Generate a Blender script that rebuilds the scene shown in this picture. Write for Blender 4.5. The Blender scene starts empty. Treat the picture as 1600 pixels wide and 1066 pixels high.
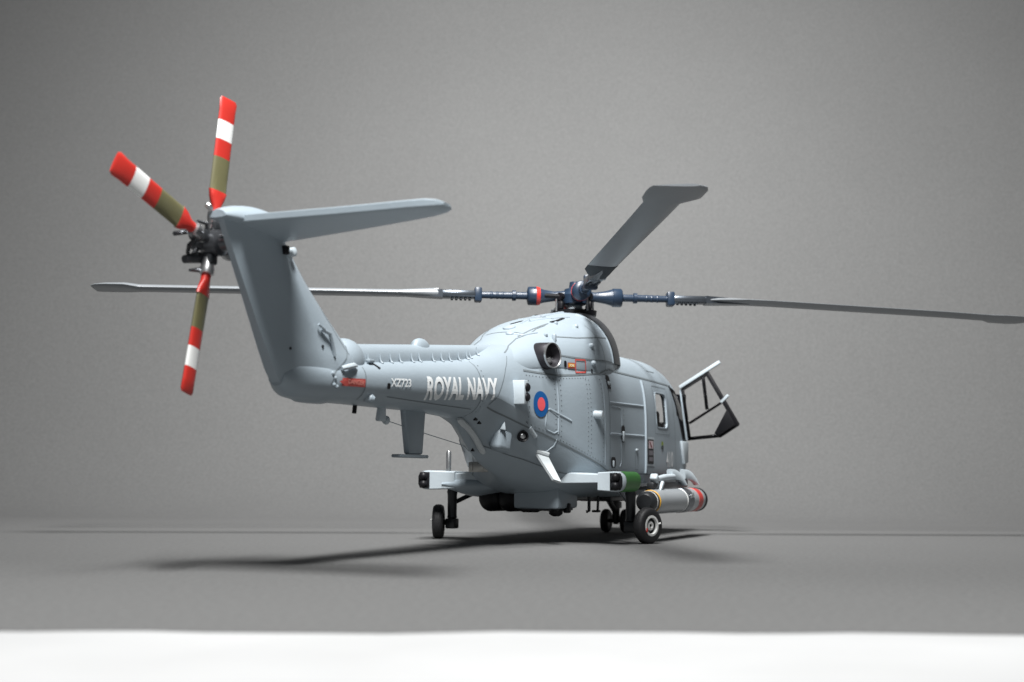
import bpy, bmesh, math, random
from mathutils import Vector, Matrix
from mathutils.bvhtree import BVHTree

random.seed(7)
S = 1.0 / 48.0            # a 1:48 scale model: shapes below are written in full-size metres
R = math.radians
scene = bpy.context.scene
COL = scene.collection

# ------------------------------------------------------------------ camera
def cam_axes(yaw, pit, roll):
    f = Vector((math.cos(pit)*math.cos(yaw), math.cos(pit)*math.sin(yaw), math.sin(pit)))
    r = Vector((math.sin(yaw), -math.cos(yaw), 0)); u = r.cross(f)
    c, s = math.cos(roll), math.sin(roll)
    return c*r + s*u, -s*r + c*u, f
CAM = Vector((-16.4397, -6.3288, .8043))
cr, cu, cf = cam_axes(R(23.6914), R(5.8909), R(.4032))
cd = bpy.data.cameras.new('camera'); camo = bpy.data.objects.new('camera', cd); COL.objects.link(camo)
m = Matrix((cr, cu, -cf)).transposed().to_4x4(); m.translation = CAM*S; camo.matrix_world = m
cd.sensor_width = 36; cd.lens = 2048.36/1600*36; cd.clip_start = .005; cd.clip_end = 20
cd.dof.use_dof = True; cd.dof.focus_distance = 14.6*S; cd.dof.aperture_fstop = 34
scene.camera = camo

# ------------------------------------------------------------------ light
w = bpy.data.worlds.new('World'); scene.world = w; w.use_nodes = True
bg = w.node_tree.nodes['Background']; bg.inputs[0].default_value = (.86, .93, 1, 1); bg.inputs[1].default_value = .06
ld = bpy.data.lights.new('lamp_panel', 'AREA'); lamp = bpy.data.objects.new('lamp_panel', ld); COL.objects.link(lamp)
ld.shape = 'RECTANGLE'; ld.size = 2.2*S; ld.size_y = 5.0*S; ld.energy = 2.15; ld.color = (1, .995, .98); ld.spread = R(180)
LP = Vector((-11.3, -3.6, 14)); LT = Vector((-4, -1.0, 0))
lamp.location = LP*S; lamp.rotation_euler = (LT-LP).to_track_quat('-Z', 'Y').to_euler()
l2 = bpy.data.lights.new('backdrop_fill', 'AREA'); fill = bpy.data.objects.new('backdrop_fill', l2); COL.objects.link(fill)  # added fill with no known source, brightens the backdrop
l2.shape = 'DISK'; l2.size = 5*S; l2.energy = 2.7; l2.color = (1, .992, .98); l2.spread = R(128)
LP2 = Vector((-5.0, -1.5, 19)); LT2 = Vector((13.0, 4.5, 8.8))
fill.location = LP2*S; fill.rotation_euler = (LT2-LP2).to_track_quat('-Z', 'Y').to_euler()
scene.view_settings.view_transform = 'Standard'; scene.view_settings.look = 'None'
scene.view_settings.gamma = 1; scene.view_settings.exposure = 0
scene.render.engine = 'CYCLES'

# ------------------------------------------------------------------ materials
def mat(name, col, rough=.5, metal=0, noise=.06, nscale=300, bump=0, bscale=900, spec=.5, coat=0, fine=0):
    """plain paint: base colour with a little mottling and fine relief"""
    m = bpy.data.materials.new(name); m.use_nodes = True
    nt = m.node_tree; b = nt.nodes['Principled BSDF']
    b.inputs['Roughness'].default_value = rough; b.inputs['Metallic'].default_value = metal
    b.inputs['Specular IOR Level'].default_value = spec; b.inputs['Coat Weight'].default_value = coat
    tc = nt.nodes.new('ShaderNodeTexCoord')
    n = nt.nodes.new('ShaderNodeTexNoise'); n.inputs['Scale'].default_value = nscale; n.inputs['Detail'].default_value = 5
    nt.links.new(tc.outputs['Object'], n.inputs['Vector'])
    mx = nt.nodes.new('ShaderNodeMix'); mx.data_type = 'RGBA'
    mx.inputs[6].default_value = [c*(1-noise) for c in col]+[1]; mx.inputs[7].default_value = [min(1, c*(1+noise)) for c in col]+[1]
    nt.links.new(n.outputs['Fac'], mx.inputs[0]); nt.links.new(mx.outputs[2], b.inputs['Base Color'])
    if bump:
        n2 = nt.nodes.new('ShaderNodeTexNoise'); n2.inputs['Scale'].default_value = bscale; n2.inputs['Detail'].default_value = 4
        nt.links.new(tc.outputs['Object'], n2.inputs['Vector'])
        bp = nt.nodes.new('ShaderNodeBump'); bp.inputs['Strength'].default_value = bump; bp.inputs['Distance'].default_value = .0003
        nt.links.new(n2.outputs['Fac'], bp.inputs['Height']); nt.links.new(bp.outputs[0], b.inputs['Normal'])
    return m
def paper(name, col, sc):
    m = mat(name, col, .92, 0, .05, 14, .35, 2600, .25)
    nt = m.node_tree; b = nt.nodes['Principled BSDF']; tc = [n for n in nt.nodes if n.type == 'TEX_COORD'][0]
    base = b.inputs['Base Color'].links[0].from_socket
    n = nt.nodes.new('ShaderNodeTexNoise'); n.inputs['Scale'].default_value = sc; n.inputs['Detail'].default_value = 6
    nt.links.new(tc.outputs['Object'], n.inputs['Vector'])
    r = nt.nodes.new('ShaderNodeValToRGB'); r.color_ramp.elements[0].position = .3; r.color_ramp.elements[1].position = .7
    r.color_ramp.elements[0].color = (.88, .88, .88, 1); r.color_ramp.elements[1].color = (1.11, 1.11, 1.105, 1)
    nt.links.new(n.outputs['Fac'], r.inputs[0])
    mx = nt.nodes.new('ShaderNodeMix'); mx.data_type = 'RGBA'; mx.blend_type = 'MULTIPLY'; mx.inputs[0].default_value = 1
    nt.links.new(base, mx.inputs[6]); nt.links.new(r.outputs[0], mx.inputs[7]); nt.links.new(mx.outputs[2], b.inputs['Base Color'])
    return m
def glass(name, col=(.8, .85, .86), rough=.05):
    m = bpy.data.materials.new(name); m.use_nodes = True; nt = m.node_tree
    b = nt.nodes['Principled BSDF']; b.inputs['Base Color'].default_value = (*col, 1)
    b.inputs['Transmission Weight'].default_value = 1; b.inputs['Roughness'].default_value = rough; b.inputs['IOR'].default_value = 1.05
    return m
PAINT = mat('sea_grey_paint', (.292, .346, .388), .42, 0, .05, 160, .10, 1500)
PAINT2 = mat('light_grey_paint', (.45, .51, .55), .42, 0, .04, 160, .10, 1500)
LINE = mat('panel_wash', (.15, .175, .19), .7)
BLUE = mat('blue_grey_gloss', (.017, .032, .058), .34, 0, .10, 300, .1, 900)
BLADE = mat('blade_grey', (.21, .226, .242), .36, .1, .06, 150, .08, 900)
BLADED = mat('blade_dark', (.02, .025, .03), .6, spec=.12)
BLACK = mat('black_paint', (.008, .008, .010), .45, spec=.25)
MATT = mat('matt_black', (.004, .004, .005), .95, spec=.02)
RUBBER = mat('tyre_rubber', (.016, .016, .018), .6, 0, .15, 500, .2, 1200)
DARK = mat('dark_grey_metal', (.035, .038, .042), .38, .3)
GUN = mat('gunmetal', (.10, .105, .115), .3, .7, .25, 300)
STEEL = mat('bright_steel', (.55, .56, .57), .28, .9, .10, 400)
SILVER = mat('silver_paint', (.5, .5, .48), .35, .6, .15, 400, .3, 900)
RED = mat('red_paint', (.47, .028, .02), .4, 0, .05)
WHITE = mat('white_paint', (.72, .73, .72), .45, 0, .03)
OLIVE = mat('olive_paint', (.125, .118, .058), .45, 0, .08)
GREEN = mat('green_paint', (.042, .19, .036), .5, 0, .12, 400, .15)
DKGREEN = mat('dark_green_paint', (.018, .032, .026), .4)
LETTER = mat('white_lettering', (.80, .83, .84), .55, 0, .05)
RBLUE = mat('roundel_blue', (.006, .085, .27), .5)
RRED = mat('roundel_red', (.72, .095, .11), .5)
DRED = mat('decal_red', (.44, .07, .058), .55, 0, .12, 900)
YELLOW = mat('decal_yellow', (.68, .37, .04), .5)
EXH = mat('burnt_metal', (.05, .048, .055), .36, .6, .25, 200)
SEAT = mat('seat_brown', (.085, .055, .055), .8)
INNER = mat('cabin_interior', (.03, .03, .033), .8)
PAINT_LIT = mat('grey_paint_lit', (.52, .56, .58), .45, 0, .04, 160)  # direct light on strake and keel bar, put into a paler grey
GLASS = glass('clear_glass', (1, 1, 1), .02)
PAPER = paper('grey_paper', (.124, .125, .125), 950)
CLOTH = mat('white_table', (.44, .445, .45), .7, 0, .18, 26, .2, 400)

# ------------------------------------------------------------------ geometry helpers
class Geo:
    def __init__(s): s.V = []; s.F = []; s.M = []
    def add(s, V, F, mi=0):
        o = len(s.V); s.segs = getattr(s, 'segs', [])+[(len(V), len(F))]; s.V += [Vector(v) for v in V]; s.F += [tuple(i+o for i in f) for f in F]
        s.M += (list(mi) if isinstance(mi, (list, tuple)) else [mi]*len(F)); return s
    def loft(s, rings, cap=True, mi=0, closed=True):
        n = len(rings[0]); V = [p for r in rings for p in r]; F = []
        for i in range(len(rings)-1):
            for j in range(n if closed else n-1):
                k = (j+1) % n; F.append((i*n+j, i*n+k, (i+1)*n+k, (i+1)*n+j))
        if cap and closed: F.append(tuple(range(n))[::-1]); F.append(tuple((len(rings)-1)*n+j for j in range(n)))
        return s.add(V, F, mi)
    def lathe(s, prof, o, ax, n=24, mi=0, cap=True):
        o = Vector(o); ax = Vector(ax).normalized(); a = ax.orthogonal().normalized(); b = ax.cross(a)
        rings = [[o+ax*t+(a*math.cos(2*math.pi*j/n)+b*math.sin(2*math.pi*j/n))*max(r, 1e-4) for j in range(n)] for t, r in prof]
        return s.loft(rings, cap, mi)
    def tube(s, pts, r, n=8, mi=0):
        pts = [Vector(p) for p in pts]; rr = r if isinstance(r, (list, tuple)) else [r]*len(pts)
        rings = []; t0 = (pts[1]-pts[0]).normalized(); a = t0.orthogonal().normalized()
        for i, p in enumerate(pts):
            t = (pts[min(i+1, len(pts)-1)]-pts[max(i-1, 0)]).normalized()
            a = (a-t*a.dot(t)).normalized(); b = t.cross(a)
            rings.append([p+(a*math.cos(2*math.pi*j/n)+b*math.sin(2*math.pi*j/n))*rr[i] for j in range(n)])
        return s.loft(rings, True, mi)
    def box(s, c, size, bev=.01, rot=None, mi=0, seg=2):
        bm = bmesh.new(); bmesh.ops.create_cube(bm, size=1)
        for v in bm.verts: v.co = Vector((v.co.x*size[0], v.co.y*size[1], v.co.z*size[2]))
        if bev: bmesh.ops.bevel(bm, geom=bm.edges[:], offset=min(bev, min(size)*.45), segments=seg, profile=.5, affect='EDGES')
        M_ = (rot.to_4x4() if rot else Matrix()); bm.verts.index_update()
        V = [M_ @ v.co + Vector(c) for v in bm.verts]; F = [[v.index for v in f.verts] for f in bm.faces]; bm.free()
        return s.add(V, F, mi)
    def prism(s, poly, o, eu, ev, th, bev=0, mi=0):
        """outline poly (u,v) in the plane o+u*eu+v*ev, thickened by th across it"""
        o, eu, ev = Vector(o), Vector(eu).normalized(), Vector(ev).normalized(); nn = eu.cross(ev).normalized()
        bm = bmesh.new(); a = [bm.verts.new(o+eu*u+ev*v-nn*th/2) for u, v in poly]; b = [bm.verts.new(o+eu*u+ev*v+nn*th/2) for u, v in poly]
        n = len(poly); bm.faces.new(a[::-1]); bm.faces.new(b)
        for i in range(n): bm.faces.new((a[i], a[(i+1) % n], b[(i+1) % n], b[i]))
        if bev: bmesh.ops.bevel(bm, geom=bm.edges[:], offset=bev, segments=2, profile=.5, affect='EDGES')
        bm.verts.index_update(); V = [v.co.copy() for v in bm.verts]; F = [[v.index for v in f.verts] for f in bm.faces]; bm.free()
        return s.add(V, F, mi)
    def build_each(s, name, mats, parent=None, smooth=35):
        """one object for each piece that was added"""
        v0 = f0 = 0; out = []
        for nv, nf in s.segs:
            g = Geo(); g.add(s.V[v0:v0+nv], [tuple(i-v0 for i in f) for f in s.F[f0:f0+nf]]); out.append(g.build(name, mats, parent, smooth)); v0 += nv; f0 += nf
        return out
    def build(s, name, mats, parent=None, smooth=35, origin=(0, 0, 0)):
        me = bpy.data.meshes.new(name); o = Vector(origin)
        me.from_pydata([tuple((v-o)*S) for v in s.V], [], s.F)
        mats = mats if isinstance(mats, (list, tuple)) else [mats]
        for m_ in mats: me.materials.append(m_)
        if len(mats) > 1: me.polygons.foreach_set('material_index', s.M)
        bm = bmesh.new(); bm.from_mesh(me); bmesh.ops.recalc_face_normals(bm, faces=bm.faces[:]); bm.to_mesh(me); bm.free()
        if smooth: me.shade_smooth(); me.set_sharp_from_angle(angle=R(smooth))
        ob = bpy.data.objects.new(name, me); COL.objects.link(ob); ob.location = o*S
        if parent:
            ob.parent = parent; q = o.copy(); p = parent
            while p: q = q-Vector(p.get('_o', (0, 0, 0))); p = None
            ob.location = q*S
        if any(origin): ob['_o'] = list(o)
        return ob
def tag(o, label=None, cat=None, group=None, kind=None):
    for k, v in (('label', label), ('category', cat), ('group', group), ('kind', kind)):
        if v: o[k] = v
    return o
def lerp(a, b, t): return a+(b-a)*t
def pchip(xs, ys):
    n = len(xs); h = [xs[i+1]-xs[i] for i in range(n-1)]; d = [(ys[i+1]-ys[i])/h[i] for i in range(n-1)]
    mm = [d[0]]+[0 if d[i-1]*d[i] <= 0 else 2*d[i-1]*d[i]/(d[i-1]+d[i]) for i in range(1, n-1)]+[d[-1]]
    def f(x):
        x = min(max(x, xs[0]), xs[-1]); i = 0
        while i < n-2 and x > xs[i+1]: i += 1
        t = (x-xs[i])/h[i]; t2 = t*t; t3 = t2*t
        return (2*t3-3*t2+1)*ys[i]+(t3-2*t2+t)*h[i]*mm[i]+(-2*t3+3*t2)*ys[i+1]+(t3-t2)*h[i]*mm[i+1]
    return f
def sections(table):
    table = sorted(table); xs = [r[0] for r in table]
    return [pchip(xs, [r[k] for r in table]) for k in range(1, len(table[0]))]
def ring(x, p, n=96):
    wv, zb, zt, zm, nb, nt_ = p; out = []
    for j in range(n):
        t = 2*math.pi*j/n; c, s_ = math.cos(t), math.sin(t); e = nt_ if s_ >= 0 else nb
        y = wv*math.copysign(abs(c)**(2/e), c); hz = abs(s_)**(2/e)
        out.append(Vector((x, y, zm+(zt-zm)*hz if s_ >= 0 else zm-(zm-zb)*hz)))
    return out
def arange(a, b, d):
    n = max(1, round(abs(b-a)/d)); return [lerp(a, b, i/n) for i in range(n+1)]

# ------------------------------------------------------------------ setting: table, paper floor, leaning card
def sheet(name, grid, mtl, smooth=60):
    g = Geo(); g.loft(grid, False, 0, False); return tag(g.build(name, mtl, None, smooth), kind='structure')
E0, E1 = Vector((-11.28, -1.08, 0)), Vector((-8.93, -6.03, 0))       # front edge of the grey paper
ed = (E1-E0).normalized(); fd = Vector((.36, -.93, 0)).normalized(); fn = Vector((-fd.y, fd.x, 0))
F0 = Vector((CAM.x, CAM.y, 0))+Vector((cf.x, cf.y, 0)).normalized()*24.3   # where the sheet starts to sweep up
prof = [(0, 0)]+[(6.5*math.sin(R(a)), 6.5*(1-math.cos(R(a)))) for a in range(6, 61, 6)]
prof += [(prof[-1][0]+.55*k-.006*k*k, prof[-1][1]+1.0*k) for k in (1, 2, 4, 6, 9, 12, 16, 20)]
rows = []
for i in range(301):
    a = lerp(-46, 46, i/300); wob = .05*math.sin(a*1.3)+.035*math.sin(a*3.1+1)+.02*math.sin(a*6.6+2)+.03*math.sin(a*.6+2)
    p = E0+ed*(a+2.7); q = F0+fd*a
    rows.append([p+Vector((wob*.9, wob*.5, -.003)), p.lerp(q, .01)]+[p.lerp(q, t) for t in (.2, .4, .6, .8, .9)]+[q+fn*u+Vector((0, 0, z+.02*math.sin(a*.9+z)*(z > 0))) for u, z in prof])
sheet('paper_backdrop', rows, PAPER)
g = Geo(); rows = []
for i in range(31):
    a = lerp(-60, 60, i/30); rows.append([E0+ed*a+Vector((t*ed.y, -t*ed.x, 0))+Vector((0, 0, -.005)) for t in (-30, -20, -10, 0, 10, 30)])
sheet('white_table', rows, CLOTH)

# ------------------------------------------------------------------ the helicopter
heli = bpy.data.objects.new('model_helicopter', None); COL.objects.link(heli)
heli.empty_display_size = .02
X_, Z_ = Vector((1, 0, 0)), Vector((0, 0, 1))
tag(heli, 'grey scale model naval helicopter with white lettering and open cockpit door', 'model helicopter')

# main body: x, half width, z bottom, z top, z of greatest width, exponent below, exponent above
BODY = [
 (3.34, .05, 1.02, 1.12, 1.07, 2, 2), (3.29, .24, .90, 1.28, 1.05, 2, 2), (3.15, .46, .76, 1.46, 1.05, 2.2, 2.2), (2.95, .66, .66, 1.70, 1.05, 2.4, 2.4), (2.7, .80, .61, 2.04, 1.05, 2.6, 2.8),
 (2.35, .875, .57, 2.34, 1.03, 2.8, 3.4), (1.85, .89, .54, 2.44, 1.0, 3, 4.0), (1.3, .90, .53, 2.48, 1.0, 3, 4.2), (0.0, .90, .53, 2.46, .98, 3, 4.2),
 (-.9, .90, .54, 2.44, 1.0, 3, 4.2), (-1.25, .885, .56, 2.43, 1.05, 2.8, 4.0), (-1.6, .81, .60, 2.42, 1.16, 2.5, 3.8), (-2.1, .665, .70, 2.40, 1.35, 1.75, 3.4),
 (-2.6, .52, .86, 2.34, 1.50, 1.32, 3.0), (-3.0, .435, .99, 2.24, 1.60, 1.15, 2.7), (-3.25, .39, 1.13, 2.17, 1.66, 1.0, 2.5), (-3.45, .365, 1.30, 2.12, 1.70, 1.2, 2.4),
 (-3.62, .35, 1.43, 2.08, 1.72, 2.2, 2.4), (-4.7, .30, 1.46, 1.97, 1.70, 2.2, 2.5), (-5.9, .255, 1.46, 1.86, 1.66, 2.2, 2.5), (-6.5, .225, 1.45, 1.82, 1.64, 2.2, 2.4),
 (-6.85, .16, 1.47, 1.80, 1.62, 2.1, 2.2), (-7.02, .08, 1.56, 1.72, 1.63, 2, 2)]
bs = sections(BODY)
def bring(x, n=96): return ring(x, [f(x) for f in bs], n)
XB = -3.62
def boolean(ob, cutter, op='DIFFERENCE'):
    for q in (ob, cutter): q.data.transform(Matrix.Scale(1/S, 4))      # work at full size: steadier than at a few millimetres
    md = ob.modifiers.new('b', 'BOOLEAN'); md.operation = op; md.object = cutter; md.solver = 'EXACT'
    dg = bpy.context.evaluated_depsgraph_get(); me = bpy.data.meshes.new_from_object(ob.evaluated_get(dg))
    old = ob.data; ob.modifiers.clear(); ob.data = me; me.transform(Matrix.Scale(S, 4)); bpy.data.meshes.remove(old)
    cm = cutter.data; bpy.data.objects.remove(cutter); bpy.data.meshes.remove(cm)
xs = sorted(set([round(x, 4) for x in arange(XB, 3.0, .06)]+[3.05, 3.1, 3.15, 3.2, 3.24, 3.29, 3.32, 3.34]))
gf = Geo().loft([bring(x) for x in xs]); fus = gf.build('fuselage', [PAINT, INNER], heli, 40)
gb = Geo().loft([bring(x) for x in arange(XB, -6.85, .08)]+[bring(x) for x in (-6.9, -6.95, -6.99, -7.02)])
boom = gb.build('tail_boom', PAINT, heli, 40)
# hollow cabin, windows, pilot's doorway
def inner(x):
    p = [f(x) for f in bs]; p[0] -= .06; p[1] += .16; p[2] -= .07; return ring(x, p, 48)
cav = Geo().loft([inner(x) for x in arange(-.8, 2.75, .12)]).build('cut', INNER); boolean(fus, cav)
DOORWAY = [(1.80, 2.12), (2.25, 1.36), (2.86, 1.30), (2.78, 1.70), (2.36, 2.06)]
def rrect(x0, x1, z0, z1, r, n=5, skew=0):
    out = []
    for cx, cz, a0 in ((x1-r, z1-r, 0), (x0+r, z1-r, 90), (x0+r, z0+r, 180), (x1-r, z0+r, 270)):
        for k in range(n+1):
            a = R(a0+90*k/n); z = cz+r*math.sin(a); out.append((cx+r*math.cos(a)+skew*(z-z0), z))
    return out
WIN = rrect(.92, 1.43, 1.49, 1.97, .07)
for poly, y in ((DOORWAY, -.75), (DOORWAY, .75), (WIN, -.8), (WIN, .8)):
    if poly is DOORWAY and y > 0: continue
    boolean(fus, Geo().prism(poly, (0, y, 0), (1, 0, 0), (0, 0, 1), .6).build('cut', INNER))
boolean(fus, Geo().prism([(2.52, 2.22), (2.66, 1.66), (3.10, 1.52), (3.3, 1.9), (2.9, 2.5)], (0, 0, 0), X_, Z_, 1.2).build('cut', INNER))
fus.data.shade_smooth(); fus.data.set_sharp_from_angle(angle=R(40))

# engine cowling on the roof
def body_y(x, z):
    p = [f(x) for f in bs]; u = min(1, max(0, (z-p[3])/(p[2]-p[3]))); return p[0]*(1-u**p[5])**(1/p[5])
COWL = []
for x, nar, zt, zm, nt_ in ((.80, .62, 2.40, 2.2, 2), (.74, .48, 2.52, 2.2, 2.1), (.6, .36, 2.72, 2.18, 2.2), (.35, .24, 2.90, 2.15, 2.3), (0, .13, 2.985, 2.12, 2.35), (-.5, .03, 2.95, 2.1, 2.35), (-1.0, -.012, 2.86, 2.1, 2.35),
        (-1.5, -.012, 2.76, 2.1, 2.35), (-2.0, -.012, 2.62, 2.1, 2.3), (-2.3, -.01, 2.49, 2.08, 2.25), (-2.6, -.004, 2.36, 2.05, 2.2), (-2.85, .03, 2.25, 2.03, 2.2), (-3.05, .09, 2.16, 2.0, 2)):
    COWL.append((x, body_y(x, zm)-nar, zm-.15, zt, zm, 2, nt_))
cs = sections(COWL)
gc = Geo().loft([ring(x, [f(x) for f in cs], 72) for x in arange(.80, -3.05, .05)])
cowl = gc.build('engine_cowling', PAINT, heli, 40)

# drive shaft cover along the boom, with its clips
gs = Geo(); rings = []
for x in arange(-2.45, -5.95, .1):
    top = lerp(2.02, 2.335, (x+5.95)/3.5); hw = .125; bz = lerp(1.80, 2.15, (x+5.95)/3.5)
    rings.append([Vector((x, hw*math.cos(a), bz-.03+(top-bz+.03)*(math.sin(a)**.55))) for a in [math.pi*k/16 for k in range(17)]])
gs.loft(rings, True); spine = gs.build('drive_shaft_cover', PAINT, heli, 45)

# fin
def foil(xle, xte, ht, n=14, te=.22):
    """plan outline at one height: blunt tail, round nose"""
    pts = []
    for sgn in (1, -1):
        for k in (range(n+1) if sgn == 1 else range(n, 0, -1)):
            u = .5-.5*math.cos(math.pi*k/n); q = .42
            y = ht*(math.sqrt(max(0, 1-(1-u/q)**2)) if u < q else 1-(1-te)*((u-q)/(1-q))**1.3)
            pts.append((lerp(xle, xte, u), sgn*y))
    return pts
FIN = [(1.44, -6.3, -6.70, .06), (1.48, -6.1, -6.84, .15), (1.57, -5.9, -7.0, .21), (1.66, -5.75, -7.10, .225), (1.83, -5.75, -7.22, .215), (1.93, -5.88, -7.29, .19), (2.03, -6.02, -7.355, .172), (2.26, -6.35, -7.50, .15), (2.51, -6.68, -7.66, .135), (2.77, -6.96, -7.82, .125), (2.88, -7.06, -7.88, .12)]
fs_ = sections(FIN)
gfin = Geo(); rings = []
for z in arange(1.44, 2.88, .045):
    xl, xt, ht = [f(z) for f in fs_]; rings.append([Vector((x, y, z)) for x, y in foil(xl, xt, ht)])
gfin.loft(rings); fin = gfin.build('tail_fin', PAINT, heli, 50)
g = Geo()
rings = []
for x in arange(-7.92, -6.82, .05):
    u = (x+7.92)/1.10; h_ = max(.004, .155*(math.sin(math.pi*min(1, u*.93+.05)))**.6); wd = .17*(math.sin(math.pi*min(1, u*.9+.08)))**.5
    rings.append([Vector((x, wd*math.cos(a), 2.865+h_*math.sin(a)*(1 if math.sin(a) > 0 else .25))) for a in [2*math.pi*k/24 for k in range(24)]])
g.loft(rings); cap = g.build('gearbox_fairing', PAINT, heli, 50)

# stabiliser on the starboard side
# y, leading edge x and z, trailing edge x and z
ST = [(.05, -7.08, 2.775, -7.74, 2.87), (-.5, -7.13, 2.805, -7.73, 2.87), (-1.0, -7.17, 2.835, -7.72, 2.87), (-1.4, -7.21, 2.86, -7.72, 2.872), (-1.62, -7.25, 2.872, -7.72, 2.874), (-1.76, -7.32, 2.876, -7.71, 2.875), (-1.84, -7.40, 2.876, -7.68, 2.876), (-1.88, -7.50, 2.876, -7.62, 2.876)]
g = Geo(); rings = []
for y, xl, zl, xt, zt in ST:
    t = .04*min(1, (xl-xt)/.35); rr = []
    for u, v in ((0, 0), (.03, .45), (.12, .8), (.3, 1), (.6, 1), (.9, .9), (.975, .82), (1, .6), (1, -.6), (.975, -.75), (.9, -.8), (.6, -.8), (.3, -.7), (.12, -.5), (.03, -.25)):
        rr.append(Vector((lerp(xl, xt, u), y, lerp(zl, zt, u)+t*v)))
    rings.append(rr)
g.loft(rings); stab = g.build('stabiliser', PAINT, heli, 30)

# surface lookup for everything that lies on the skin
def bvh(*geos):
    V = []; F = []
    for q in geos:
        o = len(V); V += q.V; F += [tuple(i+o for i in f) for f in q.F]
    return BVHTree.FromPolygons(V, F)
SKIN = bvh(gf, gb, gc, gs, gfin)
def hit(x, z, side=-1):
    r = SKIN.ray_cast(Vector((x, side*4, z)), Vector((0, -side, 0)))
    return (r[0], r[1] if r[1].y*side > 0 else -r[1]) if r[0] else None
def hit_top(x, y):
    r = SKIN.ray_cast(Vector((x, y, 6)), Vector((0, 0, -1))); return (r[0], r[1] if r[1].z > 0 else -r[1])
def hit_bottom(x, y):
    r = SKIN.ray_cast(Vector((x, y, -2)), Vector((0, 0, 1))); return (r[0], r[1] if r[1].z < 0 else -r[1])
def run(pts, step=.04):
    out = []
    for a, b in zip(pts, pts[1:]):
        n = max(1, int(math.hypot(b[0]-a[0], b[1]-a[1])/step))
        out += [(lerp(a[0], b[0], i/n), lerp(a[1], b[1], i/n)) for i in range(n)]
    return out+[pts[-1]]
def on_skin(pts, side=-1, step=.04, look=None):
    hs = [(look or hit)(p[0], p[1]) if look else hit(p[0], p[1], side) for p in run(pts, step)]
    return [h for h in hs if h]
def ribbon(g, pts, wd, side=-1, off=.004, mi=0, look=None, step=.04):
    hs = on_skin(pts, side, step, look)
    if len(hs) < 2: return
    rows = []
    for i, (p, n) in enumerate(hs):
        t = (hs[min(i+1, len(hs)-1)][0]-hs[max(i-1, 0)][0]).normalized(); b = t.cross(n).normalized()*wd/2
        rows.append([p+n*off-b, p+n*off+b])
    g.loft(rows, False, mi, False)
def rib(g, pts, r, side=-1, mi=0, look=None, lift=-.3):
    hs = on_skin(pts, side, .03, look)
    if len(hs) > 1: g.tube([p+n*r*lift for p, n in hs], r, 10, mi)
def rivets(g, pts, gap=.06, r=.009, side=-1):
    for a, b in zip(pts, pts[1:]):
        n = max(1, int(math.hypot(b[0]-a[0], b[1]-a[1])/gap))
        for i in range(n+1):
            h = hit(lerp(a[0], b[0], i/n), lerp(a[1], b[1], i/n), side)
            if h:
                p, nn = h; t = nn.orthogonal().normalized(); q = nn.cross(t)
                V = [p+nn*.002+(t*math.cos(k*math.pi/3)+q*math.sin(k*math.pi/3))*r for k in range(6)]+[p+nn*.008]
                g.add(V, [(k, (k+1) % 6, 6) for k in range(6)])
def patch(g, poly, side=-1, off=.006, mi=0, cut=.05, look=None):
    """flat marking laid on the skin: outline in (x,z), sliced finely so that it follows the curve"""
    bm = bmesh.new(); vs = [bm.verts.new((u, v, 0)) for u, v in poly]; bm.faces.new(vs); lay(g, bm, side, off, mi, cut)
def lay(g, bm, side, off, mi, cut):
    us = [v.co.x for v in bm.verts]; vs = [v.co.y for v in bm.verts]
    for lo, hi, ax in ((min(us), max(us), 0), (min(vs), max(vs), 1)):
        k = lo+cut
        while k < hi:
            nrm = [0, 0, 0]; nrm[ax] = 1; co = [0, 0, 0]; co[ax] = k
            bmesh.ops.bisect_plane(bm, geom=bm.verts[:]+bm.edges[:]+bm.faces[:], plane_co=co, plane_no=nrm); k += cut
    bm.verts.index_update(); V = []; ok = True
    for v in bm.verts:
        h = hit(v.co.x, v.co.y, side)
        V.append(h[0]+h[1]*off if h else Vector((v.co.x, side*.3, v.co.y)))
    g.add(V, [[v.index for v in f.verts] for f in bm.faces], mi); bm.free()
def text(g, body, x0, x1, z0, z1, side=-1, bold=.02, off=.007, mi=0, slant=0):
    cu_ = bpy.data.curves.new('t', 'FONT'); cu_.body = body; cu_.offset = bold; cu_.resolution_u = 3
    ob = bpy.data.objects.new('t', cu_); COL.objects.link(ob)
    me = bpy.data.meshes.new_from_object(ob.evaluated_get(bpy.context.evaluated_depsgraph_get()))
    bpy.data.objects.remove(ob); bpy.data.curves.remove(cu_)
    bm = bmesh.new(); bm.from_mesh(me); bpy.data.meshes.remove(me)
    a = [v.co.x for v in bm.verts]; b = [v.co.y for v in bm.verts]; a0, a1, b0, b1 = min(a), max(a), min(b), max(b)
    for v in bm.verts:
        vv = (v.co.y-b0)/(b1-b0); u = (v.co.x-a0)/(a1-a0)
        v.co = Vector((lerp(x0, x1, u)+slant*vv, lerp(z0, z1, vv), 0))
    lay(g, bm, side, off, mi, .03)
def pip(g, o, r, n=None, hgt=.02, mi=0):
    g.lathe([(-.01, r), (hgt*.7, r*.9), (hgt, r*.6)], o, n or (0, -1, 0), 10, mi)
# ------------------------------------------------------------------ details
X, Y, Z = Vector((1, 0, 0)), Vector((0, 1, 0)), Vector((0, 0, 1))
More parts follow.
